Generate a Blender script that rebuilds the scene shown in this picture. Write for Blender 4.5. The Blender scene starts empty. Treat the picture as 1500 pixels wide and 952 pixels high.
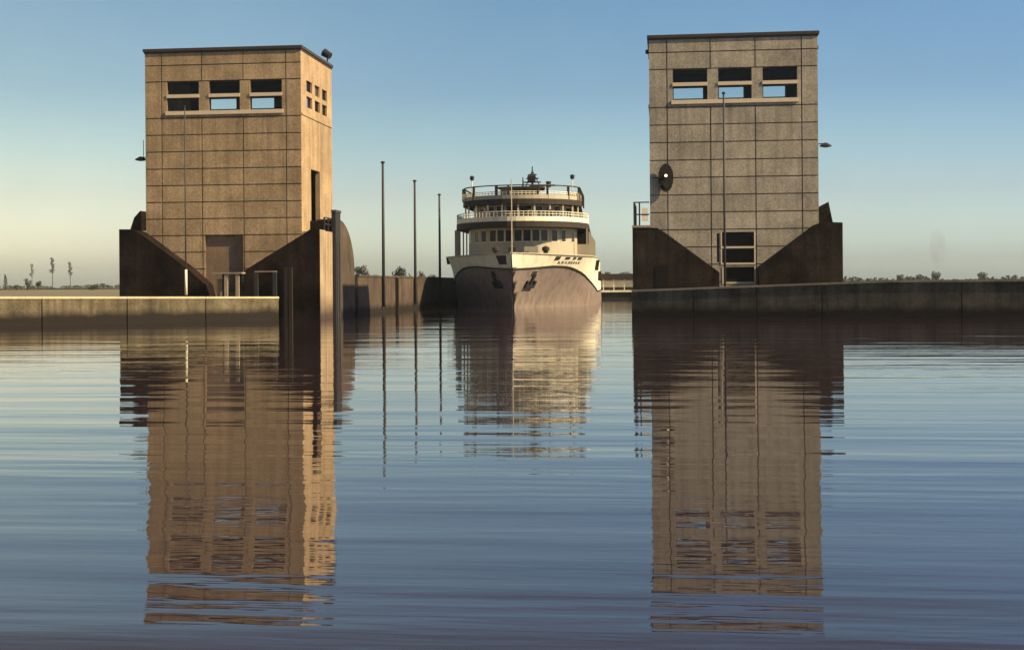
import bpy, bmesh, math, random
from mathutils import Vector, Matrix
R = math.radians
random.seed(7)
SC = bpy.context.scene
COL = SC.collection

# ------------------------------------------------------------------ view
F = 2000.0                       # focal length in photo pixels (photo is 1500 wide)
TH = math.atan(225.0 / F)        # the camera looks this far to the left of the canal axis (+Y)
H = 2.35                         # eye height above the water
ROLL = 0.0075

def at(px, Y):
    return Y * math.tan(math.atan((px - 750.0) / F) - TH)

def zz(px, py, Y):
    X = at(px, Y)
    dep = -X * math.sin(TH) + Y * math.cos(TH)
    yh = 416.0 - ROLL * (px - 750.0)
    return H + (yh - py) * dep / F

# ------------------------------------------------------------------ mesh helpers
class MB:
    def __init__(s): s.v = []; s.f = []
    def add(s, vs, fs):
        b = len(s.v); s.v += [tuple(p) for p in vs]; s.f += [tuple(b + i for i in f) for f in fs]; return s
    def box(s, x0, x1, y0, y1, z0, z1):
        return s.add([(x0,y0,z0),(x1,y0,z0),(x1,y1,z0),(x0,y1,z0),(x0,y0,z1),(x1,y0,z1),(x1,y1,z1),(x0,y1,z1)],
                     [(0,3,2,1),(4,5,6,7),(0,1,5,4),(1,2,6,5),(2,3,7,6),(3,0,4,7)])
    def prism_y(s, poly, y0, y1):                 # poly: (x, z)
        n = len(poly)
        vs = [(x, y0, z) for x, z in poly] + [(x, y1, z) for x, z in poly]
        return s.add(vs, [tuple(range(n)), tuple(range(2*n-1, n-1, -1))] + [(i, i+n, (i+1)%n+n, (i+1)%n) for i in range(n)])
    def prism_x(s, poly, x0, x1):                 # poly: (y, z)
        n = len(poly)
        vs = [(x0, y, z) for y, z in poly] + [(x1, y, z) for y, z in poly]
        return s.add(vs, [tuple(range(n)), tuple(range(2*n-1, n-1, -1))] + [(i, i+n, (i+1)%n+n, (i+1)%n) for i in range(n)])
    def prism_z(s, poly, z0, z1):                 # poly: (x, y)
        n = len(poly)
        vs = [(x, y, z0) for x, y in poly] + [(x, y, z1) for x, y in poly]
        return s.add(vs, [tuple(range(n-1, -1, -1)), tuple(range(n, 2*n))] + [(i, (i+1)%n, (i+1)%n+n, i+n) for i in range(n)])
    def tube(s, p0, p1, r0, r1=None, n=8):
        r1 = r0 if r1 is None else r1
        p0, p1 = Vector(p0), Vector(p1); d = (p1 - p0).normalized()
        a = Vector((0,0,1)) if abs(d.z) < .9 else Vector((1,0,0))
        u = d.cross(a).normalized(); w = d.cross(u)
        vs = []
        for p, r in ((p0, r0), (p1, r1)):
            for i in range(n):
                t = 2*math.pi*i/n
                vs.append(p + u*math.cos(t)*r + w*math.sin(t)*r)
        return s.add(vs, [(i, (i+1)%n, (i+1)%n+n, i+n) for i in range(n)] + [tuple(range(n-1,-1,-1)), tuple(range(n, 2*n))])
    def lathe(s, c, prof, n=16, axis='z'):        # prof: (r, h)
        vs = []
        for r, h in prof:
            for i in range(n):
                t = 2*math.pi*i/n; a, b = r*math.cos(t), r*math.sin(t)
                vs.append((c[0]+a, c[1]+b, c[2]+h) if axis == 'z' else (c[0]+a, c[1]+h, c[2]+b) if axis == 'y' else (c[0]+h, c[1]+a, c[2]+b))
        m = len(prof); fs = []
        for j in range(m-1):
            for i in range(n):
                fs.append((j*n+i, j*n+(i+1)%n, (j+1)*n+(i+1)%n, (j+1)*n+i))
        fs += [tuple(range(n-1,-1,-1)), tuple(range((m-1)*n, m*n))]
        return s.add(vs, fs)
    def build(s, name, mat, parent=None, smooth=False, offset=None, fix=True):
        me = bpy.data.meshes.new(name); me.from_pydata(s.v, [], s.f)
        if fix:
            bm = bmesh.new(); bm.from_mesh(me); bmesh.ops.recalc_face_normals(bm, faces=bm.faces); bm.to_mesh(me); bm.free()
        o = bpy.data.objects.new(name, me); COL.objects.link(o)
        me.materials.append(mat)
        if smooth: me.polygons.foreach_set('use_smooth', [True]*len(me.polygons))
        if parent is not None:
            o.parent = parent
            if offset is not None: o.matrix_parent_inverse = Matrix.Translation(-Vector(offset))
        me.update(); return o

def empty(name, loc, label, cat, group=None, rz=0):
    o = bpy.data.objects.new(name, None); COL.objects.link(o)
    o.location = loc; o.rotation_euler = (0, 0, rz); o.empty_display_size = .3
    return tag(o, label, cat, group)
def tag(o, label=None, cat=None, group=None, kind=None):
    if label: o['label'] = label
    if cat: o['category'] = cat
    if group: o['group'] = group
    if kind: o['kind'] = kind
    return o
def copy_tree(o, parent=None):
    c = o.copy(); COL.objects.link(c)
    if parent is not None: c.parent = parent
    for ch in list(o.children): copy_tree(ch, c)
    return c

# ------------------------------------------------------------------ materials
def new_mat(name):
    m = bpy.data.materials.new(name); m.use_nodes = True
    nt = m.node_tree; nt.nodes.clear()
    out = nt.nodes.new('ShaderNodeOutputMaterial'); b = nt.nodes.new('ShaderNodeBsdfPrincipled')
    nt.links.new(b.outputs[0], out.inputs[0])
    return m, nt, b, out
def mixc(nt, fac, a, b, mode='MIX'):
    n = nt.nodes.new('ShaderNodeMix'); n.data_type = 'RGBA'; n.blend_type = mode
    for sock, v in ((0, fac), (6, a), (7, b)):
        if hasattr(v, 'type') and hasattr(v, 'links'): nt.links.new(v, n.inputs[sock])
        elif sock == 0: n.inputs[0].default_value = v
        else: n.inputs[sock].default_value = (*v, 1)
    return n.outputs[2]
def math_(nt, op, a, b=None, c=None, clamp=False):
    n = nt.nodes.new('ShaderNodeMath'); n.operation = op; n.use_clamp = clamp
    for i, v in enumerate((a, b, c)):
        if v is None: continue
        if hasattr(v, 'links'): nt.links.new(v, n.inputs[i])
        else: n.inputs[i].default_value = v
    return n.outputs[0]
def pos(nt, scale=(1,1,1)):
    g = nt.nodes.new('ShaderNodeNewGeometry'); m = nt.nodes.new('ShaderNodeMapping')
    m.inputs['Scale'].default_value = scale; nt.links.new(g.outputs['Position'], m.inputs[0]); return m.outputs[0]
def noise(nt, vec, scale, detail=3, rough=.55):
    n = nt.nodes.new('ShaderNodeTexNoise'); n.inputs['Scale'].default_value = scale
    n.inputs['Detail'].default_value = detail; n.inputs['Roughness'].default_value = rough
    nt.links.new(vec, n.inputs['Vector']); return n.outputs['Fac']
def ramp(nt, fac, stops):
    n = nt.nodes.new('ShaderNodeValToRGB'); cr = n.color_ramp
    while len(cr.elements) < len(stops): cr.elements.new(.5)
    for e, (p, c) in zip(cr.elements, stops):
        e.position = p; e.color = (*c, 1) if len(c) == 3 else c
    nt.links.new(fac, n.inputs[0]); return n.outputs[0]
def stone(name, col, var=.3, rough=.9, streak=.25, bump=.02, wet=None, grain=.32, spec=.15, panels=0, sill=0):
    """weathered concrete: blotches, rain streaks, fine grain, a wet algae band by the water"""
    m, nt, b, out = new_mat(name)
    p = pos(nt)
    n1 = noise(nt, p, .55, 5, .6); n2 = noise(nt, pos(nt, (2.2, 2.2, .18)), 1.0, 4, .6); n3 = noise(nt, p, 9, 3, .7)
    dark = tuple(c*(1-var*1.3) for c in col); light = tuple(min(1, c*(1+var)) for c in col)
    c = mixc(nt, ramp(nt, n1, [(.3, (0,0,0)), (.72, (1,1,1))]), dark, light)
    sf = ramp(nt, n2, [(.42, (1,1,1)), (.75, (1-streak,)*3)])
    c = mixc(nt, 1.0, c, sf, 'MULTIPLY')
    gf = ramp(nt, n3, [(.25, (1-grain,)*3), (.75, (1+grain*.6,)*3)])
    c = mixc(nt, 1.0, c, gf, 'MULTIPLY')
    if panels:
        gi = nt.nodes.new('ShaderNodeNewGeometry')
        c = mixc(nt, 1.0, c, ramp(nt, gi.outputs['Random Per Island'], [(0,(1-panels,)*3),(1,(1+panels*.7,)*3)]), 'MULTIPLY')
    if sill:
        sp_ = nt.nodes.new('ShaderNodeSeparateXYZ'); nt.links.new(pos(nt), sp_.inputs[0])
        mz_ = nt.nodes.new('ShaderNodeMapRange'); nt.links.new(sp_.outputs[2], mz_.inputs[0]); mz_.inputs[1].default_value = 10.0; mz_.inputs[2].default_value = 14.6
        cut = math_(nt, 'LESS_THAN', sp_.outputs[2], 14.66)
        st = ramp(nt, noise(nt, pos(nt, (2.6,2.6,.06)), 1.0, 3, .6), [(.48,(0,0,0)),(.66,(1,1,1))])
        fac = math_(nt, 'MULTIPLY', math_(nt, 'MULTIPLY', st, cut), math_(nt, 'MULTIPLY', mz_.outputs[0], sill))
        c = mixc(nt, fac, c, tuple(x*.38 for x in col))
    if wet:
        z0, z1, wc = wet
        sep = nt.nodes.new('ShaderNodeSeparateXYZ'); nt.links.new(pos(nt), sep.inputs[0])
        zed = math_(nt, 'ADD', sep.outputs[2], math_(nt, 'MULTIPLY', math_(nt, 'SUBTRACT', noise(nt, pos(nt, (1,1,.3)), .9, 4), .5), .55))
        mr = nt.nodes.new('ShaderNodeMapRange'); nt.links.new(zed, mr.inputs[0])
        mr.inputs[1].default_value = z0; mr.inputs[2].default_value = z1
        c = mixc(nt, mr.outputs[0], wc, c)
    nt.links.new(c, b.inputs['Base Color']); b.inputs['Roughness'].default_value = rough
    b.inputs['Specular IOR Level'].default_value = spec
    bp = nt.nodes.new('ShaderNodeBump'); bp.inputs['Distance'].default_value = bump; bp.inputs['Strength'].default_value = .6
    nt.links.new(n3, bp.inputs['Height']); nt.links.new(bp.outputs[0], b.inputs['Normal'])
    return m
def paint(name, col, rough=.5, var=.15, scale=2.0, metal=0.0, grime=None):
    m, nt, b, out = new_mat(name)
    n1 = noise(nt, pos(nt), scale, 4, .6)
    c = mixc(nt, n1, tuple(x*(1-var) for x in col), tuple(min(1, x*(1+var)) for x in col))
    if grime:
        n2 = noise(nt, pos(nt, (1.5,1.5,.25)), 1.3, 4, .6)
        c = mixc(nt, ramp(nt, n2, [(.45, (0,0,0)), (.8, (.75,)*3)]), c, grime)
    nt.links.new(c, b.inputs['Base Color']); b.inputs['Roughness'].default_value = rough; b.inputs['Metallic'].default_value = metal
    b.inputs['Specular IOR Level'].default_value = .3 if max(col) > .1 else .12
    return m
def lamp_mat(name, col, s):
    m, nt, b, out = new_mat(name)
    b.inputs['Base Color'].default_value = (*col, 1); b.inputs['Emission Color'].default_value = (*col, 1); b.inputs['Emission Strength'].default_value = s
    return m
def glass_mat(name):
    m, nt, b, out = new_mat(name)
    tr = nt.nodes.new('ShaderNodeBsdfTransparent'); tr.inputs[0].default_value = (.93,.96,.95,1)
    gl = nt.nodes.new('ShaderNodeBsdfGlossy'); gl.inputs['Roughness'].default_value = .03
    fr = nt.nodes.new('ShaderNodeFresnel'); fr.inputs[0].default_value = 1.28
    mx = nt.nodes.new('ShaderNodeMixShader')
    nt.links.new(fr.outputs[0], mx.inputs[0]); nt.links.new(tr.outputs[0], mx.inputs[1]); nt.links.new(gl.outputs[0], mx.inputs[2]); nt.links.new(mx.outputs[0], out.inputs[0])
    return m

M = dict(
    tower_warm = stone('tower_concrete_warm', (.345,.243,.148), .2, streak=.28, grain=.4, panels=.11, sill=.6),
    tower_grey = stone('tower_concrete_grey', (.325,.28,.225), .2, streak=.28, grain=.4, panels=.11, sill=.6),
    joint = stone('dark_joint_backing', (.105,.076,.055), .2),
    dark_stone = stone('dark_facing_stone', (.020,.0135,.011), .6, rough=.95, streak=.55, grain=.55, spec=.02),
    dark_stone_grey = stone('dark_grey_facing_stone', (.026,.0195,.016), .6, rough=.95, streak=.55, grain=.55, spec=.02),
    plinth = stone('plinth_concrete', (.34,.25,.165), .2, streak=.4, wet=(.25, 1.7, (.05,.035,.028))),
    pier_l = stone('quay_concrete_pale', (.122,.098,.064), .42, streak=.5, grain=.45, wet=(.5, .95, (.014,.011,.009))),
    pier_r = stone('quay_concrete_dark', (.08,.066,.053), .42, streak=.5, grain=.45, wet=(.42, .85, (.014,.010,.009))),
    canal = stone('canal_wall_concrete', (.082,.06,.045), .3, streak=.4, wet=(.3, .8, (.014,.011,.009))),
    coping = stone('coping_concrete', (.45,.38,.25), .15, streak=.1),
    coping_dark = stone('coping_concrete_worn', (.26,.21,.15), .2, streak=.1),
    cap = paint('dark_roof_flashing', (.045,.035,.032), .6),
    interior = paint('unlit_interior_black', (.016,.012,.011), .95),  # near-black colour stands in for the shade of unlit interiors
    frame = paint('pale_window_frame', (.50,.40,.29), .6),
    glass = glass_mat('window_glass'),
    dark_metal = paint('dark_painted_steel', (.025,.024,.026), .5),
    pole = paint('weathered_mast_steel', (.045,.042,.045), .6),
    pale = paint('pale_paint', (.62,.56,.44), .6),
    white = paint('ship_white', (.68,.62,.49), .55, .08, grime=(.42,.35,.25)),
    house = paint('ship_house_paint', (.34,.295,.225), .6, .12, grime=(.30,.25,.18)),
    hull = paint('ship_hull_paint', (.195,.152,.135), .5, .25, 1.2, grime=(.075,.05,.04)),
    deck = paint('ship_deck_edge', (.035,.027,.023), .7),
    shipglass = paint('ship_window_glass', (.018,.018,.022), .15),
    timber = paint('wet_fender_timber', (.022,.017,.014), .8),
    leaf = paint('foliage', (.045,.055,.035), .8, .4, 3),
    leaf_far = paint('foliage_far', (.06,.065,.05), .9, .3, 1),
    black = paint('door_and_shade_black', (.006,.005,.005), .9),  # for the tower door and the painted shade in the promenade gap
    bark = paint('bark', (.06,.045,.035), .9),
    ground = paint('dry_grass_ground', (.12,.105,.06), .95, .35, .2),
    lampglow = lamp_mat('signal_lamp_lit', (1.0,.80,.42), 1.2),
    red = paint('faded_red_ring', (.35,.08,.05), .6),
)

# ------------------------------------------------------------------ world, sun, camera
W = bpy.data.worlds.new('World'); SC.world = W; W.use_nodes = True
nt = W.node_tree; nt.nodes.clear()
SUN_EL = R(36); SUN_AZ_FRONT = R(13)          # from the right, a little towards the camera
sd = Vector((math.cos(SUN_EL)*math.cos(SUN_AZ_FRONT), -math.cos(SUN_EL)*math.sin(SUN_AZ_FRONT), math.sin(SUN_EL)))
wo = nt.nodes.new('ShaderNodeOutputWorld'); bg = nt.nodes.new('ShaderNodeBackground')
sky = nt.nodes.new('ShaderNodeTexSky'); sky.sky_type = 'NISHITA'; sky.sun_disc = False
sky.sun_elevation = SUN_EL; sky.sun_rotation = math.atan2(sd.x, sd.y); sky.air_density = 1.0; sky.dust_density = 2.0; sky.ozone_density = 1.5
tc = nt.nodes.new('ShaderNodeTexCoord'); sp = nt.nodes.new('ShaderNodeSeparateXYZ'); nt.links.new(tc.outputs['Generated'], sp.inputs[0])
tint = ramp(nt, math_(nt, 'ABSOLUTE', sp.outputs[2]), [(0.0, (.90,.91,.85)), (.028, (.84,.86,.85)), (.065, (.60,.59,.58)), (.10, (.47,.51,.50)), (.14,(.36,.415,.435)), (.21, (.32,.392,.415)), (.28,(.21,.195,.195)), (.5,(.32,.33,.34)), (1.0, (.34,.37,.40))])
mrx = nt.nodes.new('ShaderNodeMapRange'); nt.links.new(sp.outputs[0], mrx.inputs[0]); mrx.inputs[1].default_value = -.48; mrx.inputs[2].default_value = .28
side = ramp(nt, mrx.outputs[0], [(0, (1.10,.97,.83)), (.5,(.82,.86,.88)), (1, (.75,.84,.95))])
sn = ramp(nt, noise(nt, tc.outputs['Generated'], 5, 4, .6), [(.3,(.94,.95,.96)),(.7,(1.05,1.04,1.03))])
skyc = mixc(nt, 1.0, sn, mixc(nt, 1.0, mixc(nt, 1.0, sky.outputs[0], tint, 'MULTIPLY'), side, 'MULTIPLY'), 'MULTIPLY')
nt.links.new(skyc, bg.inputs[0]); bg.inputs[1].default_value = .15
nt.links.new(bg.outputs[0], wo.inputs[0])
sl = bpy.data.lights.new('sun', 'SUN'); sl.energy = 4.7; sl.angle = R(.5); sl.color = (1, .80, .47)
so = bpy.data.objects.new('sun', sl); COL.objects.link(so); so.rotation_euler = sd.to_track_quat('Z', 'Y').to_euler(); so.location = (60, -20, 60)

cd = bpy.data.cameras.new('camera'); cam = bpy.data.objects.new('camera', cd); COL.objects.link(cam); SC.camera = cam
cd.sensor_fit = 'HORIZONTAL'; cd.sensor_width = 36; cd.lens = 36*F/1500; cd.shift_y = -60/1500; cd.clip_end = 20000; cd.clip_start = .1
cam.location = (0, 0, H)
cam.matrix_world = Matrix.Translation((0,0,H)) @ Matrix.Rotation(TH, 4, 'Z') @ Matrix.Rotation(R(90), 4, 'X') @ Matrix.Rotation(-ROLL, 4, 'Z')
vs = SC.view_settings; vs.view_transform = 'Standard'; vs.look = 'None'; vs.gamma = 1; vs.exposure = 1.2; vs.use_curve_mapping = False

# ------------------------------------------------------------------ water
def water_mat():
    m, nt, b, out = new_mat('canal_water')
    b.inputs['Base Color'].default_value = (.020,.013,.017,1); b.inputs['Roughness'].default_value = .02; b.inputs['IOR'].default_value = 1.65
    n1 = noise(nt, pos(nt, (.10,.75,1)), 1.0, 2, .5)
    n2 = noise(nt, pos(nt, (.35,2.2,1)), 1.0, 3, .55)
    n3 = noise(nt, pos(nt, (1.6,6.0,1)), 1.0, 2, .5)
    mask = ramp(nt, noise(nt, pos(nt, (.02,.10,1)), 1.0, 2, .5), [(.38, (.25,)*3), (.62, (1,1,1))])
    n0 = noise(nt, pos(nt, (.06,.42,1)), 1.0, 1, .4)
    h = math_(nt, 'ADD', math_(nt, 'ADD', math_(nt, 'MULTIPLY', n0, .028), math_(nt, 'MULTIPLY', n1, .021)), math_(nt, 'MULTIPLY', math_(nt, 'ADD', math_(nt, 'MULTIPLY', n2, .008), math_(nt, 'MULTIPLY', n3, .0008)), mask))
    bp = nt.nodes.new('ShaderNodeBump'); bp.inputs['Strength'].default_value = 1; bp.inputs['Distance'].default_value = 1
    nt.links.new(h, bp.inputs['Height']); nt.links.new(bp.outputs[0], b.inputs['Normal'])
    return m
w = MB().add([(-2600,-500,0),(2600,-500,0),(2600,2600,0),(-2600,2600,0)], [(0,1,2,3)]).build('water', water_mat())
tag(w, kind='structure')

# ------------------------------------------------------------------ key plan positions
TF, TB = 95.0, 104.0                     # tower front and back
LX0, LX1 = at(215, TF), at(443, TF)
RX0, RX1 = at(953, TF), at(1200, TF)
WF = 93.2                                # front of the dark wing walls
L_IN = at(468, WF)                       # chamber faces of the two bases
R_IN = at(927, WF)
L_OUT, R_OUT = at(175, WF), at(1235, WF)
CANAL_L = L_IN - .1; CANAL_R = R_IN + .2

# ------------------------------------------------------------------ banks
g = MB().add([(-2500, 96.2, 1.5), (CANAL_L-.6, 96.2, 1.5), (CANAL_L-.6, 520, 1.5), (-2500, 5000, 1.5)], [(0,1,2,3)])
g.add([(L_OUT-18, 81, 1.5), (at(400,93.4), 93.6, 1.5), (L_IN-.5, 96.2, 1.5), (-2500, 96.2, 1.5), (-2500, -200, 1.5), (-130, -200, 1.5)], [(0,1,2,3,4,5)]) if False else None
tag(g.build('ground', M['ground']), kind='structure')

def wall_line(name, label, pts, thick, zb, mat, cop_mat, seg, gap=.07, cop=.14, over=.06, inward=1):
    """straight quay wall in cast blocks with a coping; pts: two (x, y, ztop)"""
    (x0,y0,z0),(x1,y1,z1) = pts
    root = empty(name, (x0,y0,0), label, 'quay wall')
    d = Vector((x1-x0, y1-y0, 0)); L = d.length; d.normalize(); n = Vector((-d.y, d.x, 0))*inward
    mb, cb = MB(), MB(); k = max(1, round(L/seg))
    for i in range(k):
        a, b = L*i/k + (gap/2 if i else 0), L*(i+1)/k - (gap/2 if i < k-1 else 0)
        za, zbb = z0+(z1-z0)*a/L, z0+(z1-z0)*b/L
        P = lambda t, q, z: (x0+d.x*t+n.x*q, y0+d.y*t+n.y*q, z)
        rec = 0.0
        mb.add([P(a,rec,zb),P(b,rec,zb),P(b,thick,zb),P(a,thick,zb),P(a,rec,za-cop),P(b,rec,zbb-cop),P(b,thick,zbb-cop),P(a,thick,za-cop)],
               [(0,3,2,1),(4,5,6,7),(0,1,5,4),(1,2,6,5),(2,3,7,6),(3,0,4,7)])
        a2, b2 = L*i/k + (.01 if i else 0), L*(i+1)/k - (.01 if i < k-1 else 0)
        za, zbb = z0+(z1-z0)*a2/L, z0+(z1-z0)*b2/L
        cb.add([P(a2,-over,za-cop+.002),P(b2,-over,zbb-cop+.002),P(b2,thick+over,zbb-cop+.002),P(a2,thick+over,za-cop+.002),P(a2,-over,za),P(b2,-over,zbb),P(b2,thick+over,zbb),P(a2,thick+over,za)],
               [(0,3,2,1),(4,5,6,7),(0,1,5,4),(1,2,6,5),(2,3,7,6),(3,0,4,7)])
    mb.add([P(.3,.15,zb),P(L-.3,.15,zb),P(L-.3,thick-.1,zb),P(.3,thick-.1,zb),P(.3,.15,z0-cop-.02),P(L-.3,.15,z1-cop-.02),P(L-.3,thick-.1,z1-cop-.02),P(.3,thick-.1,z0-cop-.02)],
           [(0,3,2,1),(4,5,6,7),(0,1,5,4),(1,2,6,5),(2,3,7,6),(3,0,4,7)])
    mb.build('wall', mat, root, offset=(x0,y0,0)); cb.build('coping', cop_mat, root, offset=(x0,y0,0))
    return root, d, n
# left approach wall: comes towards the camera on the left
pA = (at(408, 91.5), 91.5); pB = (at(0, 78), 78)
k_ = 2.6; pC = (pA[0]+(pB[0]-pA[0])*k_, pA[1]+(pB[1]-pA[1])*k_)
zA = zz(408, 434.5, 91.5); zB = zz(0, 427, 78); zC = zA+(zB-zA)*1.0
wall_line('quay_wall', 'long pale concrete quay wall running left from the left tower, stained dark at the water', [(pC[0],pC[1],zB+.05),(pA[0],pA[1],zA)], 1.3, -2, M['pier_l'], M['coping'], 5.2)
zq = min(zA, zB) - .16
tag(MB().add([(pC[0]-.3,pC[1]+1.0,zq),(pA[0]-.3,pA[1]+1.0,zq),(pA[0]-.3,WF+2.5,zq),(pA[0]-.3,97,zq),(-2500,97,zq),(-2500,pC[1],zq)], [(0,1,2,3,4,5)]).build('quay_ground', M['ground']), kind='structure')
# right approach wall
pD = (R_IN-.05, 92.0); pE = (at(1500, 88), 88.0); pF = (pD[0]+(pE[0]-pD[0])*3, pD[1]+(pE[1]-pD[1])*3)
zD = zz(942, 424.5, 92); zE = zz(1300, 410.5, 89.7); slope = (zE-zD)/(at(1300,89.7)-pD[0])
pM = (at(1300,89.7), 92.0+(88.0-92.0)*(at(1300,89.7)-pD[0])/(pE[0]-pD[0]))
wall_line('quay_wall', 'dark concrete quay wall whose coping climbs past the foot of the right tower', [(pD[0],pD[1],zD),(pM[0],pM[1],zE)], 1.2, -2, M['pier_r'], M['coping_dark'], 4.6)
wall_line('quay_wall', 'dark level quay wall running out to the right beyond the right tower', [(pM[0],pM[1],zE),(pF[0],pF[1],zE)], 1.2, -2, M['pier_r'], M['coping_dark'], 4.6)
tag(MB().add([(R_IN+.3,92.8,1.55),(R_OUT+1,91.5,1.55),(R_OUT+1,97,1.55),(R_IN+.3,97,1.55)], [(0,1,2,3)]).build('path', M['coping_dark']), kind='structure')
tag(MB().add([(R_OUT+1,91.2,2.0),(pF[0],pF[1]+.9,2.0),(2500,pF[1]+.9,2.0),(2500,2500,2.0),(CANAL_R+.6,2500,2.0),(CANAL_R+.6,104.5,2.0),(R_OUT+1,104.5,2.0)], [(0,1,2,3,4,5,6)]).build('bank', M['ground']), kind='structure')
tag(MB().add([(-2500,520,1.9),(CANAL_R+4,520,1.9),(CANAL_R+4,2500,1.9),(-2500,2500,1.9)], [(0,1,2,3)]).build('far_bank', M['ground']), kind='structure')
# canal walls behind the towers
wall_line('canal_wall', 'dim brown canal wall behind the left tower carrying the three tall masts', [(CANAL_L,105.6,3.15),(CANAL_L,320,3.0)], 1.0, -2, M['canal'], M['canal'], 6.0)
wall_line('canal_wall', 'canal wall on the far side of the ship behind the right tower', [(CANAL_R,104.2,2.4),(CANAL_R,320,2.4)], 1.0, -2, M['canal'], M['canal'], 6.0, inward=-1)

# ------------------------------------------------------------------ towers
Z_TOP = 19.45
COLS = [0, .107, .366, .632, .905, 1]
ZJ = [1.0, 2.4, 3.6, 4.8, 6.0, 7.2, 8.4, 9.6, 10.8, 12.03, 13.24, 14.45, 17.08, 18.25, 19.25]
WU = [(.142,.348), (.413,.611), (.676,.879)]
WZ = [(16.15,17.05), (14.95,15.88)]

def cells(u0,u1,z0,z1,ops):
    us = sorted({u0,u1,*[o[i] for o in ops for i in (0,1) if u0 < o[i] < u1]})
    zs = sorted({z0,z1,*[o[i] for o in ops for i in (2,3) if z0 < o[i] < z1]})
    for i in range(len(us)-1):
        for j in range(len(zs)-1):
            cu, cz = (us[i]+us[i+1])/2, (zs[j]+zs[j+1])/2
            if not any(o[0] < cu < o[1] and o[2] < cz < o[3] for o in ops):
                yield us[i], us[i+1], zs[j], zs[j+1]

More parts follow.
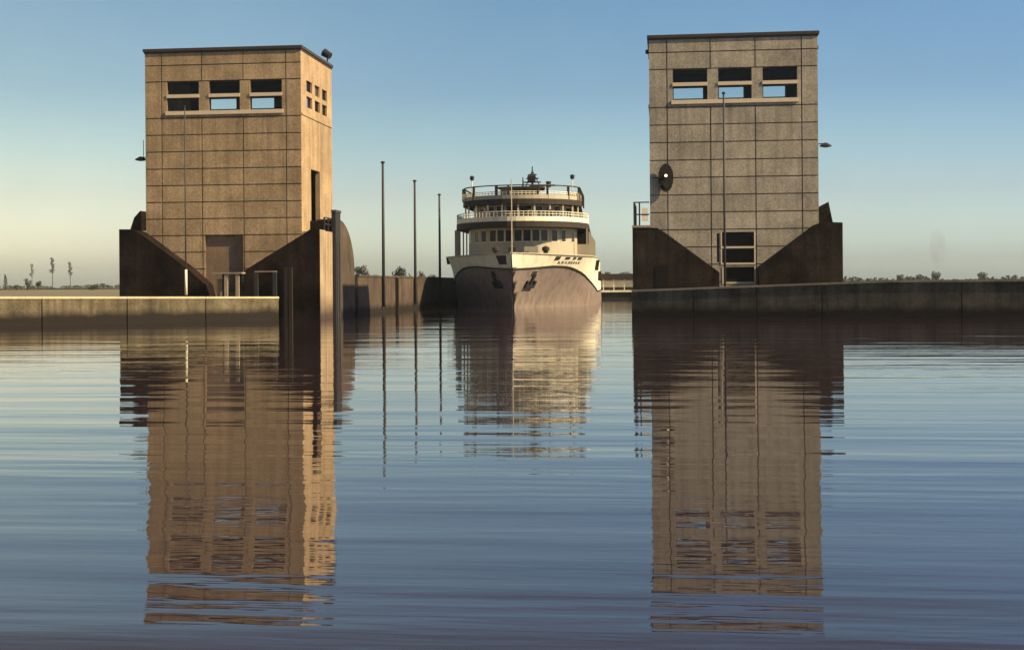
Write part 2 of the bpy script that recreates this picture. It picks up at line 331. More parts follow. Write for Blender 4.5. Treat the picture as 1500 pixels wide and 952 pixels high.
def lock_tower(x0, x1, sgn, out_x, in_x, mat, label, dark, right):
    """sgn: +1 when the lock chamber lies on the +X side"""
    Wd = x1 - x0; loc = ((x0+x1)/2, (TF+TB)/2, 1.5); T = .35
    root = empty('lock_tower', loc, label, 'lock tower', 'lock towers')
    P = lambda m, n, mt, par=root, **k: m.build(n, mt, par, offset=loc if par is root else None, **k)
    ux = lambda r: x0 + r*Wd
    wins = [(ux(a), ux(b), z0, z1) for a, b in WU for z0, z1 in WZ]
    if right:
        front_extra = [(at(1058,TF), at(1105,TF), zz(1080,361,TF), zz(1080,340,TF)), (at(1058,TF), at(1105,TF), zz(1080,385,TF), zz(1080,364.5,TF)), (at(1060,TF), at(1105,TF), zz(1080,413,TF), zz(1080,391,TF)),
                       (at(1050.5,TF), at(1053.5,TF), zz(1053,384,TF), zz(1053,342,TF))]
    else:
        front_extra = [(at(301,TF), at(357,TF), zz(330,430,TF)+.1, zz(330,345,TF))]
    # --- walls: core with openings, proud cladding panels with open joints
    core, pan = MB(), MB(); zb = 1.0
    fo = wins + front_extra
    G = .075
    for a,b,c,d in cells(x0+.02, x1-.02, zb, 19.25, fo): core.box(a,b,TF,TF+T,c,d)
    js = [ux(c) for c in COLS]
    for i in range(len(js)-1):
        for j in range(len(ZJ)-1):
            tall = ZJ[j] == 14.45
            pa, pb = js[i] + (0 if i == 0 else G/2), js[i+1] - (0 if i == len(js)-2 else G/2)
            gl = (.0 if tall and 0 < i < 4 else G/2)
            pa2 = js[i] if (tall and 1 < i < 4) else pa; pb2 = js[i+1] if (tall and 0 < i < 3) else pb
            for a,b,c,d in cells(pa2, pb2, ZJ[j]+G/2, ZJ[j+1]-G/2, fo): pan.box(a,b,TF-.045,TF-.001,c,d)
    bo = [(ux(a), ux(b), z0, z1) for a, b in WU for z0, z1 in WZ]
    for a,b,c,d in cells(x0, x1, zb, 19.25, bo): pan.box(a,b,TB-T,TB,c,d)
    ys = [(96.5,98.1),(98.85,100.3),(101.05,102.5)]
    sw = [(a,b,c,d) for a,b in ys for c,d in ((16.4,17.2),(15.25,16.05))]
    door = (97.6,100.2,6.2,10.85)
    xi0, xi1 = (x1-T, x1) if sgn > 0 else (x0, x0+T)
    for a,b,c,d in cells(TF+.001, TB-T-.001, zb, 19.25, sw+[door]): pan.box(xi0,xi1,a,b,c,d)
    xo0, xo1 = (x0, x0+T) if sgn > 0 else (x1-T, x1)
    pan.box(xo0,xo1,TF+.001,TB-T-.001,zb,19.25)
    # string course under the windows on the chamber side
    xs0, xs1 = (x1, x1+.06) if sgn > 0 else (x0-.06, x0)
    pan.box(xs0,xs1,TF+.05,TB-.02,14.55,14.68)
    wall = P(pan, 'wall', mat); P(core, 'joint', M['joint'], wall)
    # bright sill and transom bands between the windows
    sb = MB()
    for a,b in WU:
        sb.box(ux(a)-.02, ux(b)+.02, TF-.10, TF-.047, 15.9, 16.13)
    sb.box(ux(WU[0][0])-.1, ux(WU[2][1])+.1, TF-.14, TF-.047, 14.66, 14.93)
    P(sb, 'window_sill', M['frame'])
    # --- windows, each with its pane
    def win(a,b,c,d, plane, y):
        f, g_ = MB(), MB(); t = .055
        if plane == 'y':
            f.box(a,a+t,y,y+.1,c,d); f.box(b-t,b,y,y+.1,c,d); f.box(a+t,b-t,y,y+.1,c,c+t); f.box(a+t,b-t,y,y+.1,d-t,d)
            g_.add([(a+t,y+.05,c+t),(b-t,y+.05,c+t),(b-t,y+.05,d-t),(a+t,y+.05,d-t)], [(0,1,2,3)])
        else:
            f.box(y,y+.1,a,a+t,c,d); f.box(y,y+.1,b-t,b,c,d); f.box(y,y+.1,a+t,b-t,c,c+t); f.box(y,y+.1,a+t,b-t,d-t,d)
            g_.add([(y+.05,a+t,c+t),(y+.05,b-t,c+t),(y+.05,b-t,d-t),(y+.05,a+t,d-t)], [(0,1,2,3)])
        fo_ = P(f, 'window', M['cap']); g_.build('pane', M['glass'], fo_)
    for o in wins: win(*o, 'y', TF+.16)
    for o in bo: win(*o, 'y', TB-.2)
    for o in sw: win(*o, 'x', xi0+.12)
    # --- room and roof
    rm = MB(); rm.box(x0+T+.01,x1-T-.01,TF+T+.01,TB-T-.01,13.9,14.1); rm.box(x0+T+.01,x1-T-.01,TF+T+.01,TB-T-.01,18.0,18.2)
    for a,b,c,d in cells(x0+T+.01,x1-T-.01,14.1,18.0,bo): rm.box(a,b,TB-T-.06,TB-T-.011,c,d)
    P(rm, 'room_shade_lining', M['interior'])  # added near-black sheets paint the room's shade seen through the windows
    rf = MB(); rf.box(x0-.12,x1+.12,TF-.16,TB+.12,19.25,Z_TOP)
    rf.box(x0-.05,x1+.05,TF-.09,TB+.05,19.12,19.248)
    P(rf, 'roof', M['cap'])
    # --- entrance
    if right:
        for k,(a,b,c,d) in enumerate(front_extra):
            dr = MB().box(a+.02,b-.02,TF+.22,TF+.30,c+.02,d-.02); P(dr, 'opening_shade_board', M['interior'])  # dark board in each opening stands in for the unlit hollow behind
        fr = MB()
        for a,b,c,d in front_extra[:3]:
            fr.box(a-.09,b+.09,TF-.075,TF-.048,c-.12,c); fr.box(a-.09,a,TF-.075,TF-.048,c,d); fr.box(b,b+.09,TF-.075,TF-.048,c,d)
        P(fr, 'opening_frame', M['frame'])
    else:
        a,b,c,d = front_extra[0]
        P(MB().box(a+.01,b-.01,TF+.22,TF+.30,c,d-.02), 'entrance_panel', M['door_panel'])
    # --- base: pale plinth body, dark facing wing walls, foundation
    ba, bb = min(out_x,in_x), max(out_x,in_x)
    zt = 6.2
    pl = MB(); e = .02
    if sgn > 0:
        pl.box(x1+.003,bb,TF,TB-5,-2,zt); pl.box(ba,x0-.003,TF,TB-1,-2,zt-.02); pl.box(x0-.003,x1+.003,TF-.5,TB-.5,-2,1.48)
        # buttress behind, falling away along the canal in a curve
        P(MB().prism_x([(TB-5+.005,-2),(TB-5+.005,7.25)]+[(TB-5+5.2*math.sin(t), 3.3+3.95*math.cos(t)) for t in [i*math.pi/2/9 for i in range(1,10)]]+[(TB+.3,-2)], x1+.02, L_IN-.03), 'rear_buttress', M['canal'])
    else:
        pl.box(ba,x0-.003,TF,TB-1,-2,zt); pl.box(x1+.003,bb,TF,TB-1,-2,zt-.02); pl.box(x0-.003,x1+.003,TF-.5,TB-.5,-2,1.48)
    P(pl, 'plinth', M['plinth'])
    zl = 1.3
    def wing(poly):
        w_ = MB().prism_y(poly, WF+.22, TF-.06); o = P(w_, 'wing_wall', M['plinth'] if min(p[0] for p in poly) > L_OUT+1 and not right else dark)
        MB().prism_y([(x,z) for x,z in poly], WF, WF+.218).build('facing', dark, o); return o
    if not right:
        cl, cr = at(300,WF), at(345,WF)
        wing([(out_x,zl),(out_x,zz(175,336,WF)),(at(190,WF),zz(190,336,WF)),(x0-.05,zz(213,338,WF)),(at(275,WF),zz(275,394,WF)),(cl,zz(300,417,WF)),(cl+.3,zl)])
        wing([(in_x,-2),(in_x,zz(468,336,WF)),(at(455,WF),zz(455,336,WF)),(at(443,WF),zz(443,344,WF)),(at(365,WF),zz(365,392,WF)),(cr,zz(345,406,WF)),(cr,-2)])
        # stepped block on the outer shoulder
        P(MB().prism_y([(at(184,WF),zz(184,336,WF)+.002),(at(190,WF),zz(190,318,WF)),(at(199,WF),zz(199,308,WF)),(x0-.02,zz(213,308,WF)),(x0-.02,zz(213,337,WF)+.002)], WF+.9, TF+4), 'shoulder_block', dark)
    else:
        cl, cr = at(1054,WF), at(1112,WF)
        wing([(in_x,-2),(in_x,zz(927,333,WF)),(at(963,WF),zz(963,334,WF)),(at(975,WF),zz(975,341,WF)),(cl,zz(1054,399,WF)),(cl,-2)])
        wing([(cr,-2),(cr,zz(1112,391,WF)),(at(1195,WF),zz(1195,329,WF)),(at(1206,WF),zz(1206,325,WF)),(out_x,zz(1235,326,WF)),(out_x,-2)])
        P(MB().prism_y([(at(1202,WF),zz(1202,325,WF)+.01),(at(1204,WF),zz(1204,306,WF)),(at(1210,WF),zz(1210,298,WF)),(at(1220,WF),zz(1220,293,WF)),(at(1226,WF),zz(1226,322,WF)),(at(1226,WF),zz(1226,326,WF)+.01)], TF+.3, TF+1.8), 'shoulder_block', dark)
        P(MB().box(in_x-.03,at(963,WF),WF-.06,WF+.0,zz(940,333,WF)-.02,zz(940,333,WF)+.13), 'ledge', M['coping_dark'])
        P(MB().box(at(960,WF),at(979,WF),WF-.04,WF-.003,zz(970,424,WF),zz(970,389,WF)), 'door', M['black'])
    # terrace railing on the chamber side
    rl = MB(); xa = in_x - sgn*.12; zt2 = zt
    yy = [TF+.15 + i*1.15 for i in range(5)] if sgn > 0 else [WF+.25, TF-.1, TF+1.3, TF+2.8, TF+4.2]
    hh = 1.0 if sgn > 0 else 1.65
    for y in yy: rl.box(xa-.05,xa+.05,y-.05,y+.05,zt2,zt2+hh)
    for q in (1.0,.55): rl.box(xa-.035,xa+.035,yy[0],yy[-1],zt2+hh*q-.05,zt2+hh*q+.02)
    if sgn < 0:
        for q in (1.0,.5): rl.box(xa,x0-.03,WF+.22,WF+.28,zt2+hh*q-.05,zt2+hh*q+.03)
        rl.box(x0-.75,x0-.65,WF+.2,WF+.3,zt2,zt2+hh)
        P(MB().box(x0-.55,x0-.12,WF+.235,WF+.275,zt2+.35,zt2+1.25), 'railing_panel', M['pale'])
    P(rl, 'railing', M['dark_metal'])
    if sgn > 0:
        P(MB().box(x1+.02,in_x-.2,97.2,97.5,zt2,zt2+.85).box(x1+.02,in_x-.2,97.5,97.9,zt2,zt2+.45), 'terrace_step', dark)
    return root

M['door_panel'] = stone('entrance_panel_wood', (.21,.14,.095), .2, streak=.3)
lt = lock_tower(LX0, LX1, +1, L_OUT, L_IN, M['tower_warm'], 'warm brown panelled lock tower left of the ship with sunlit right flank and slit doorway', M['dark_stone'], False)
rt = lock_tower(RX0, RX1, -1, R_OUT, R_IN, M['tower_grey'], 'greyer panelled lock tower with three stacked dark openings, right of the ship', M['dark_stone_grey'], True)

# dark gate column beside the left tower
gx = at(487, 99.2)
gc = empty('gate_column', (gx, 100.5, 0), 'black steel gate column rising from the water beside the left tower', 'gate column')
off = (gx,100.5,0)
MB().box(L_IN-.05, L_IN+.25, 97.0, 98.5, -2, zz(494,312,97.5)).build('column', M['dark_metal'], gc, offset=off)
MB().box(L_IN-.08, L_IN+.30, 96.95, 98.55, zz(494,312,97.5)+.002, zz(494,308,97.5)).build('cap', M['pole'], gc, offset=off)
MB().box(L_IN+.255, L_IN+.31, 97.3, 97.45, -1.5, 5.5).box(L_IN+.255, L_IN+.31, 98.0, 98.15, -1.5, 5.5).build('guide_rail', M['pole'], gc, offset=off)

# entrance porch of the left tower
px = lambda p, y=92.9: at(p, y)
pr = empty('entrance_porch', (px(336), 92.6, 1.5), 'low flat roofed porch with two thick posts at the foot of the left tower', 'porch')
off = (px(336),92.6,1.5)
zr = zz(336,400,92.6)
MB().box(px(314),px(358),92.3,93.15,zr-.06,zr+.05).build('roof', M['coping_dark'], pr, offset=off)
for p in (334.5, 351): MB().box(px(p)-.12,px(p)+.12,92.35,92.5,zq,zr-.062).build('post', M['coping_dark'], pr, offset=off)
for p in (328, 356): MB().box(px(p)-.06,px(p)+.06,92.7,92.82,zq,zr-.062).build('post', M['dark_metal'], pr, offset=off)
MB().box(px(318),px(326),92.9,93.1,zq,zr-.4).build('kiosk_panel', M['plinth'], pr, offset=off)
# railing on the quay right of it
ra = empty('handrail', (px(392), 92.5, 1.5), 'dark handrail with thick posts on the quay before the left tower', 'handrail')
off = (px(392),92.5,1.5); rzt = zz(392,398,92.5)
for p in (378,405): MB().box(px(p)-.13,px(p)+.13,92.4,92.6,zq,rzt-.03).build('post', M['dark_metal'], ra, offset=off)
MB().box(px(376),px(408),92.42,92.55,rzt-.028,rzt+.05).build('top_rail', M['coping_dark'], ra, offset=off)
for p in (419.5, 426):
    t = MB().box(at(p,92.9)-.12,at(p,92.9)+.12,92.75,93.0,-1.0,zz(p,392,92.9)).build('guide_post', M['timber'])
    tag(t, 'left of two black posts in the notch beside the left tower' if p < 420 else 'right of two black posts in the notch beside the left tower', 'post', 'posts in the notch')

# masts in front of the towers
def mast(name, x, y, z0, z1, r0, r1, label, group, base=None, mat='pole', bands=0, foot=False):
    root = empty(name, (x,y,z0), label, 'mast', group)
    MB().tube((0,0,0),(0,0,z1-z0),r0,r1,10).build('shaft', M[mat], root, smooth=True)
    if base: MB().tube((0,0,.002),(0,0,base),r0+.04,r0+.03,10).build('base_sleeve', M['pale'], root, smooth=True)
    MB().lathe((0,0,z1-z0), [(r1,-.02),(r1*2.0,.0),(r1*2.0,.08),(r1*.6,.16)], 8).build('finial', M['dark_metal'], root)
    if foot: MB().box(-.2,.2,-.2,.2,-.14,0).build('foot_plate', M['dark_metal'], root)
    return root
ly = 90.3
mast('flag_mast', at(272.5,ly), ly, 1.75, zz(272.5,158,ly), .055, .035, 'thin mast with pale sleeve standing before the left tower', 'slim masts before the towers', base=zz(272.5,395,ly)-1.75)
ly = 91.5
mast('flag_mast', at(1062,ly), ly, 1.9, zz(1062,138,ly), .085, .06, 'thin dark mast standing before the right tower', 'slim masts before the towers')
wx = CANAL_L + .16
def canal_y(p):     # depth at which the canal wall face passes behind photo column p
    a = math.atan((p-750)/F) - TH
    return (CANAL_L+.16)/math.tan(a)
for p, top, lab in ((562,239,'tallest and nearest of the three dark masts along the left canal wall'),(608.5,266,'middle one of the three dark masts along the left canal wall'),(644.5,286,'farthest and shortest of the three masts, close beside the ship')):
    y = canal_y(p)
    mast('mooring_mast', wx, y, .6, zz(p,top,y), .15, .10, lab, 'masts along the canal wall', foot=True)
for i,p in enumerate((582,)):
    y = canal_y(p)
    t = MB().box(wx-.12,wx+.12,y-.15,y+.15,-1.0,3.0).build('fender_timber', M['timber'])
    tag(t, 'dark upright fender timber on the canal wall between the first two masts', 'fender')

# ------------------------------------------------------------------ fittings on the towers
# round signal on the right tower
sx, sy, sz = at(976.5,TF-.35), TF-.35, zz(976.5,258,TF-.35)
sg = empty('signal_light', (sx,sy,sz), 'round black signal shield with a small lit lamp on the right tower', 'signal light')
MB().prism_y([(.52*math.cos(t), -.12+.98*math.sin(t)) for t in [i*2*math.pi/28 for i in range(28)]], 0, .10).build('shield', M['timber'], sg)
MB().lathe((0,-.13,-.62), [(.20,0),(.20,.13)], 20, 'y').build('lower_lamp', M['dark_metal'], sg)
MB().lathe((0,-.26,0), [(.17,0),(.17,.26)], 16, 'y').build('hood', M['dark_metal'], sg)
MB().lathe((-.0,-.30,0), [(.02,-.03),(.085,0),(.095,.03)], 14, 'y').build('lamp', M['lampglow'], sg)
for q in (0,-.6): MB().box(-.05,.05,.1,.305,q-.05,q+.05).build('bracket', M['pole'], sg)
# side lamps
def side_lamp(x, y, z, d, label, antenna):
    root = empty('wall_lamp', (x,y,z), label, 'wall lamp', 'lamps on the outer tower walls')
    MB().lathe((d*.55,0,0), [(.10,.16),(.20,.10),(.40,-.02),(.40,-.10),(.12,-.16)], 14).build('shade', M['dark_metal'], root)
    MB().tube((0,0,.08),(d*.55,0,.12),.035).build('arm', M['dark_metal'], root)
    if antenna: MB().tube((d*.35,0,.1),(d*.35,0,1.35),.025).build('rod', M['dark_metal'], root)
side_lamp(LX0, 95.45, zz(209,234,96), -1, 'black wall lamp with upright rod on the left edge of the left tower', True)
side_lamp(RX1, 95.45, zz(1211,214,96), 1, 'black saucer shaped lamp on the right edge of the right tower', False)
# floodlight on the left tower roof
fl = empty('floodlight', (at(482,102.6), 102.6, Z_TOP), 'black drum floodlight on the rear corner of the left tower roof', 'floodlight')
b_ = MB().tube((-.28,0,.78),(.25,-.1,.45),.32,.26,14).build('drum', M['dark_metal'], fl)
MB().tube((0,0,0),(0,0,.5),.05).build('stand', M['dark_metal'], fl)
for x_, n_ in ((RX0-.12,'left'),(RX1+.12,'right')):
    o = MB().lathe((x_,96.8,zz(953,70,95)), [(.05,-.16),(.15,-.12),(.15,.12),(.05,.16)], 10).build('insulator', M['dark_metal'])
    tag(o, f'small dark knob on the top {n_} edge of the right tower', 'insulator', 'knobs on the right tower')

# ------------------------------------------------------------------ ship
BY = 131.0
ship = empty('passenger_ship', (at(752,BY), BY, 0), 'white river passenger ship with dark hull coming bow first between the towers', 'ship', rz=R(1.8))
def lerp(tab, t):
    if t <= tab[0][0]: return tab[0][1]
    for (a,va),(b,vb) in zip(tab, tab[1:]):
        if t <= b: 
            s = (t-a)/(b-a); return va+(vb-va)*s
    return tab[-1][1]
DK = [(-2.2,.12),(-1,1.5),(0,2.5),(2,4.3),(4,5.8),(7,7.2),(10,7.7),(16,7.8),(40,7.75),(75,7.1),(90,5.6),(95,3.5),(96.5,1.5)]
WLN = [(0,.08),(1.5,1.1),(3,2.2),(6,4.1),(9,5.7),(13,7.0),(18,7.55),(28,7.6),(82,7.3),(90,5.0),(95,1.5),(96.5,.6)]
ZL = [(-2.2,3.7),(0,3.85),(2.4,4.08),(4.5,4.0),(7,3.55),(9.5,3.05),(13,2.35),(18,1.75),(24,1.45),(100,1.4)]
ZS = [(-2.2,5.3),(4,5.15),(12,5.1),(100,5.1)]
ST = [-2.2,-1.6,-1,-.5,0,.7,1.4,2.2,3,4,5,6,7.5,9,11,13,15,18,22,28,40,55,70,80,86,90,93,95,96.5]
def hb(y, z):
    """half breadth of the hull at station y and height z (flared bow, raked stem)"""
    zs = lerp(ZS,y); t = max(0,min(1,z/zs)); 
    ystem = -2.2*(t**1.2)          # stem position at this height
    if y < ystem: return 0.0
    tt = t**1.3
    d = lerp(DK, y); wl = lerp(WLN, y) if y >= 0 else 0
    b = wl*(1-tt)+d*tt
    if y < 0: b *= max(0,min(1,(y-ystem)/max(.01,(0-ystem))))**.6 if ystem < 0 else 0
    return max(b, .05)
def hull_grid(zfun0, zfun1, n):
    mb = MB(); rows = []
    for s in (-1,1):
        vs = []; m = n+1
        for y in ST:
            for k in range(m):
                z = zfun0(y)+(zfun1(y)-zfun0(y))*k/n
                zs = lerp(ZS,y); t = max(0,min(1,z/zs)); yst = -2.2*(t**1.2)
                yy = max(y, yst)
                vs.append((s*hb(yy,z), yy, z))
        fs = [(i*m+k,(i+1)*m+k,(i+1)*m+k+1,i*m+k+1) for i in range(len(ST)-1) for k in range(n)]
        mb.add(vs, fs)
    return mb
def clean(o, d=.002):
    bm = bmesh.new(); bm.from_mesh(o.data); bmesh.ops.remove_doubles(bm, verts=bm.verts, dist=d); bmesh.ops.dissolve_degenerate(bm, edges=bm.edges, dist=.001)
    bmesh.ops.recalc_face_normals(bm, faces=bm.faces); bm.to_mesh(o.data); bm.free(); o.data.update()
hl = hull_grid(lambda y: -1.0 if y>0 else -1.0, lambda y: lerp(ZL,y), 9).build('hull', M['hull'], ship, smooth=True); clean(hl)
hu = hull_grid(lambda y: lerp(ZL,y), lambda y: lerp(ZS,y), 6).build('bulwark', M['white'], ship, smooth=True); clean(hu)
def outline(w, yf, curve, yb, n=18, p=2.2):
    """plan outline: rounded front at yf, straight sides, square back"""
    pts = []
    for i in range(n+1):
        u = -1+2*i/n; a = u*math.pi/2
        pts.append((w*math.sin(a), yf+curve*(1-math.cos(a)**(2/p*1.1))))
    return pts + [(w*.88,yb),(-w*.88,yb)]
# rubbing strake along the paint line, sheer rail
for nm, fz, r, mt in (('rubbing_strake', lambda y: lerp(ZL,y), .09, 'deck'), ('sheer_rail', lambda y: lerp(ZS,y), .07, 'house')):
    mb = MB()
    for s in (-1,1):
        prev = None
        for y in ST:
            z = fz(y); yst = -2.2*((z/lerp(ZS,y))**1.2); yy = max(y,yst); p_ = (s*(hb(yy,z)+.01), yy, z)
            if prev and (Vector(prev)-Vector(p_)).length > .02: mb.tube(prev, p_, r, n=6)
            prev = p_
    mb.build(nm, M[mt], ship)
dkp = [(-max(.05,hb(y,4.4)-.12),y) for y in ST[4:]] + [(max(.05,hb(y,4.4)-.12),y) for y in reversed(ST[4:])]
MB().prism_z(dkp, 4.45, 4.6).build('main_deck', M['deck'], ship)
# accommodation tiers
def tier(name, w, yf, cv, yb, z0, z1, mat, **k): return MB().prism_z(outline(w,yf,cv,yb,24), z0, z1).build(name, M[mat], ship)
tier('deckhouse', 5.75, 6.4, 7.0, 70, 4.6, 8.05, 'house')
tier('promenade_deck', 7.0, 4.2, 9.0, 70, 8.05, 8.62, 'deck')
tier('deckhouse', 5.35, 7.8, 7.0, 66, 8.62, 10.45, 'house')
tier('bridge_deck', 6.25, 6.6, 6.0, 45, 10.45, 11.0, 'deck')
def rim(name, w, yf, cv, ys, z0, z1, t, mat, side=None):
    """solid bulwark following a deck edge"""
    o = outline(w,yf,cv,ys,24)[:-2]; o = [(-w*.9,ys)]+o+[(w*.9,ys)]
    mb = MB()
    for (ax,ay),(bx,by) in zip(o,o[1:]):
        d = Vector((bx-ax,by-ay,0)); n = Vector((d.y,-d.x,0)).normalized()*-t
        mb.add([(ax,ay,z0),(bx,by,z0),(bx+n.x,by+n.y,z0),(ax+n.x,ay+n.y,z0),(ax,ay,z1),(bx,by,z1),(bx+n.x,by+n.y,z1),(ax+n.x,ay+n.y,z1)],
               [(0,3,2,1),(4,5,6,7),(0,1,5,4),(1,2,6,5),(2,3,7,6),(3,0,4,7)])
    return mb.build(name, M[mat], ship)
rim('deck_bulwark', 6.98, 4.22, 9.0, 45, 8.625, 9.1, .06, 'white')
rim('deck_bulwark', 6.2, 6.65, 6.0, 40, 11.002, 11.4, .06, 'house')
def railing(name, w, yf, cv, ys, z0, z1, step, mat, rails=2, r=.03):
    o = [(-w*.9,ys)]+outline(w,yf,cv,ys,24)[:-2]+[(w*.9,ys)]; mb = MB(); acc = 0
    for (ax,ay),(bx,by) in zip(o,o[1:]):
        for k in range(1,rails+1): mb.tube((ax,ay,z0+(z1-z0)*k/rails),(bx,by,z0+(z1-z0)*k/rails),r,n=5)
        L = math.hypot(bx-ax,by-ay); t = 0
        while acc + (L-t) >= step:
            t += step-acc; acc = 0; q = t/L
            mb.tube((ax+(bx-ax)*q,ay+(by-ay)*q,z0),(ax+(bx-ax)*q,ay+(by-ay)*q,z1),r,n=5)
        acc += L-t
    return mb.build(name, M[mat], ship)
railing('railing', 6.95, 4.3, 9.0, 45, 9.1, 9.6, .45, 'pale', r=.035)
railing('railing', 6.15, 6.75, 6.0, 40, 11.4, 11.75, .4, 'pale', r=.035)
# promenade posts along both sides of the main deck
for i in range(14):
    for s in (-1,1):
        y = 11 + i*3.2; MB().box(s*6.85-.07,s*6.85+.07,y-.07,y+.07,4.6,8.05).build('post', M['house'], ship)
MB().box(-7.2,-6.75,12.5,12.7,5.2,8.05).build('side_screen', M['house'], ship); MB().box(5.3,7.0,13.4,13.55,5.2,6.5).build('side_screen', M['house'], ship); MB().box(5.3,6.95,13.4,13.55,6.502,8.04).build('promenade_shade_board', M['black'], ship)  # the black board paints the shade inside the open promenade
# windows: one object each
def front_windows(w, yf, cv, zc, hh, n, ww, umax=.97):
    o = outline(w,yf,cv,yf+cv,60)[:-2]
    for i in range(n):
        u = -umax+2*umax*i/(n-1)
        j = min(range(len(o)), key=lambda k: abs(o[k][0]-u*w)); x,y = o[j]
        a,b = o[max(0,j-1)], o[min(len(o)-1,j+1)]; d = Vector((b[0]-a[0],b[1]-a[1],0)).normalized(); nn = Vector((d.y,-d.x,0))
        def box(m, hw, hz, t0, t1, cz=zc):
            c = Vector((x,y,0)); vs = []
            for zt_ in (cz-hz,cz+hz):
                for su,tt in ((-hw,t0),(hw,t0),(hw,t1),(-hw,t1)):
                    q = c+d*su+nn*tt; vs.append((q.x,q.y,zt_))
            m.add(vs, [(0,3,2,1),(4,5,6,7),(0,1,5,4),(1,2,6,5),(2,3,7,6),(3,0,4,7)])
        f = MB(); box(f, ww/2+.07, hh/2+.07, -.02, .03); fo = f.build('window', M['white'], ship)
        g2 = MB(); box(g2, ww/2, hh/2, .031, .05); g2.build('pane', M['shipglass'], fo)
front_windows(5.75, 6.4, 7.0, 7.25, 1.15, 13, .74, .93)
front_windows(5.35, 7.8, 7.0, 9.85, .95, 11, .88, .9)
# doors in the deckhouse flank seen under the promenade
for y in (14.5, 17.5, 20.5): MB().box(5.752,5.79,y,y+1.0,5.0,6.9).build('door', M['shipglass'], ship)
for y in (12,15,18,21): MB().box(5.352,5.39,y,y+1.3,9.3,10.25).build('window', M['shipglass'], ship)
for a_ in range(-5,6):
    an = a_*math.pi/2/5.6; x = 6.0*math.sin(an); y = 6.85+5.8*(1-math.cos(an))
    MB().box(x-.075,x+.075,y-.075,y+.075,8.63,10.445).build('pillar', M['white'], ship)
# crew gear on the forward decks
for x,y,z,hh in ((-3.6,7.4,8.63,1.5),(1.2,5.6,8.63,1.2),(3.4,7.2,8.63,1.3)):
    MB().lathe((x,y,z), [(.2,0),(.2,hh*.7),(.32,hh*.72),(.32,hh*.9),(.1,hh)], 10).build('ventilator', M['deck'], ship)
MB().box(.8,2.2,3.8,4.6,4.6,6.05).build('hatch_house', M['house'], ship)
for x in (-2.1,2.9): MB().lathe((x,4.6,4.6), [(.25,0),(.25,1.0),(.38,1.05),(.38,1.35),(.12,1.5)], 10).build('ventilator', M['deck'], ship)
# wheelhouse and open bridge frame
wh = tier('wheelhouse', 1.9, 11.0, .8, 15, 11.0, 12.35, 'house')
MB().prism_z(outline(2.5,10.4,1.0,15.5,14), 12.352, 12.5).build('roof', M['deck'], wh)
for i,x in enumerate((-1.2,-.4,.4,1.2)): MB().box(x-.3,x+.3,10.88+abs(x)*.1,10.96+abs(x)*.1,11.55,12.15).build('window', M['shipglass'], wh)
af = MB()
def bridge_front(x): return 6.7+6.0*(1-math.cos(math.asin(max(-1,min(1,x/6.2))))**1.0)
for x,t in ((-6.05,.2),(-4.75,.13),(-2.25,.15),(-1.0,.1),(2.0,.1),(2.95,.12),(5.0,.13),(6.05,.16)):
    y = bridge_front(x)+.1; af.box(x-t,x+t,y-.1,y+.1,11.0,12.33)
pv = None
for k in range(25):
    x = -6.1+12.2*k/24; q = (x, bridge_front(x)+.1, 12.38)
    if pv: af.tube(pv, q, .065, n=6)
    pv = q
for sx_ in (-1,1):
    for y in (18,22,26): af.box(sx_*6.1-.09,sx_*6.1+.09,y-.09,y+.09,11.0,12.31)
    af.box(sx_*6.1-.07,sx_*6.1+.07,12.0,26,12.31,12.43)
af.build('awning_frame', M['deck'], ship)
for x0_,x1_ in ((-6.1,-4.7),(5.0,6.1)):
    MB().box(x0_,x1_,bridge_front((x0_+x1_)/2)+.6,bridge_front((x0_+x1_)/2)+.7,11.0,11.75).build('weather_screen', M['house'], ship)
aw = MB().box(1.0,3.7,8.4,10.2,12.45,12.53).build('awning', M['house'], ship)
MB().box(-1.9,-1.2,8.0,8.9,11.0,12.3).build('side_cabinet', M['deck'], ship)
# mast with yards and radar
mz = MB(); mx, my = 1.1, 12.5
mz.tube((mx,my,12.5),(mx,my,14.75),.13,.05); mz.tube((mx-.75,my,12.5),(mx,my,14.3),.06,.04); mz.tube((mx+.85,my+.3,12.5),(mx,my,14.3),.06,.04)
for zt_,hw in ((13.0,.9),(13.4,.65),(13.8,.45)): mz.box(mx-hw,mx+hw,my-.12,my+.12,zt_,zt_+.12)
mz.tube((mx-1.0,my,12.5),(mx-1.0,my,13.6),.09,.05)
mast_o = mz.build('mast', M['deck'], ship)
MB().box(mx-.5,mx+.35,my-.35,my-.15,13.1,13.75).build('signal_board', M['timber'], mast_o)
MB().lathe((mx+1.7,my,12.5), [(.25,0),(.25,.5),(.3,.52),(.3,.62)], 10).build('searchlight', M['deck'], ship)
for x in (-5.2, 5.35):
    lp = MB().tube((x,11.5,11.0),(x,11.5,13.25),.05).build('lamp_post', M['pale'], ship)
    MB().lathe((x,11.5,13.25), [(.1,0),(.22,.08),(.22,.30),(.30,.32),(.1,.5)], 12).build('lantern', M['dark_metal'], lp)
# jackstaff on the bow, funnel aft
MB().tube((0,-1.7,5.3),(0,-1.5,12.4),.07,.045).build('jackstaff', M['house'], ship)
fn = MB().prism_z(outline(1.6,45,1.2,49,12), 10.85, 13.2).build('funnel', M['house'], ship)
MB().prism_z(outline(1.63,44.97,1.2,49.03,12), 13.2, 13.6).build('funnel_top', M['deck'], fn)
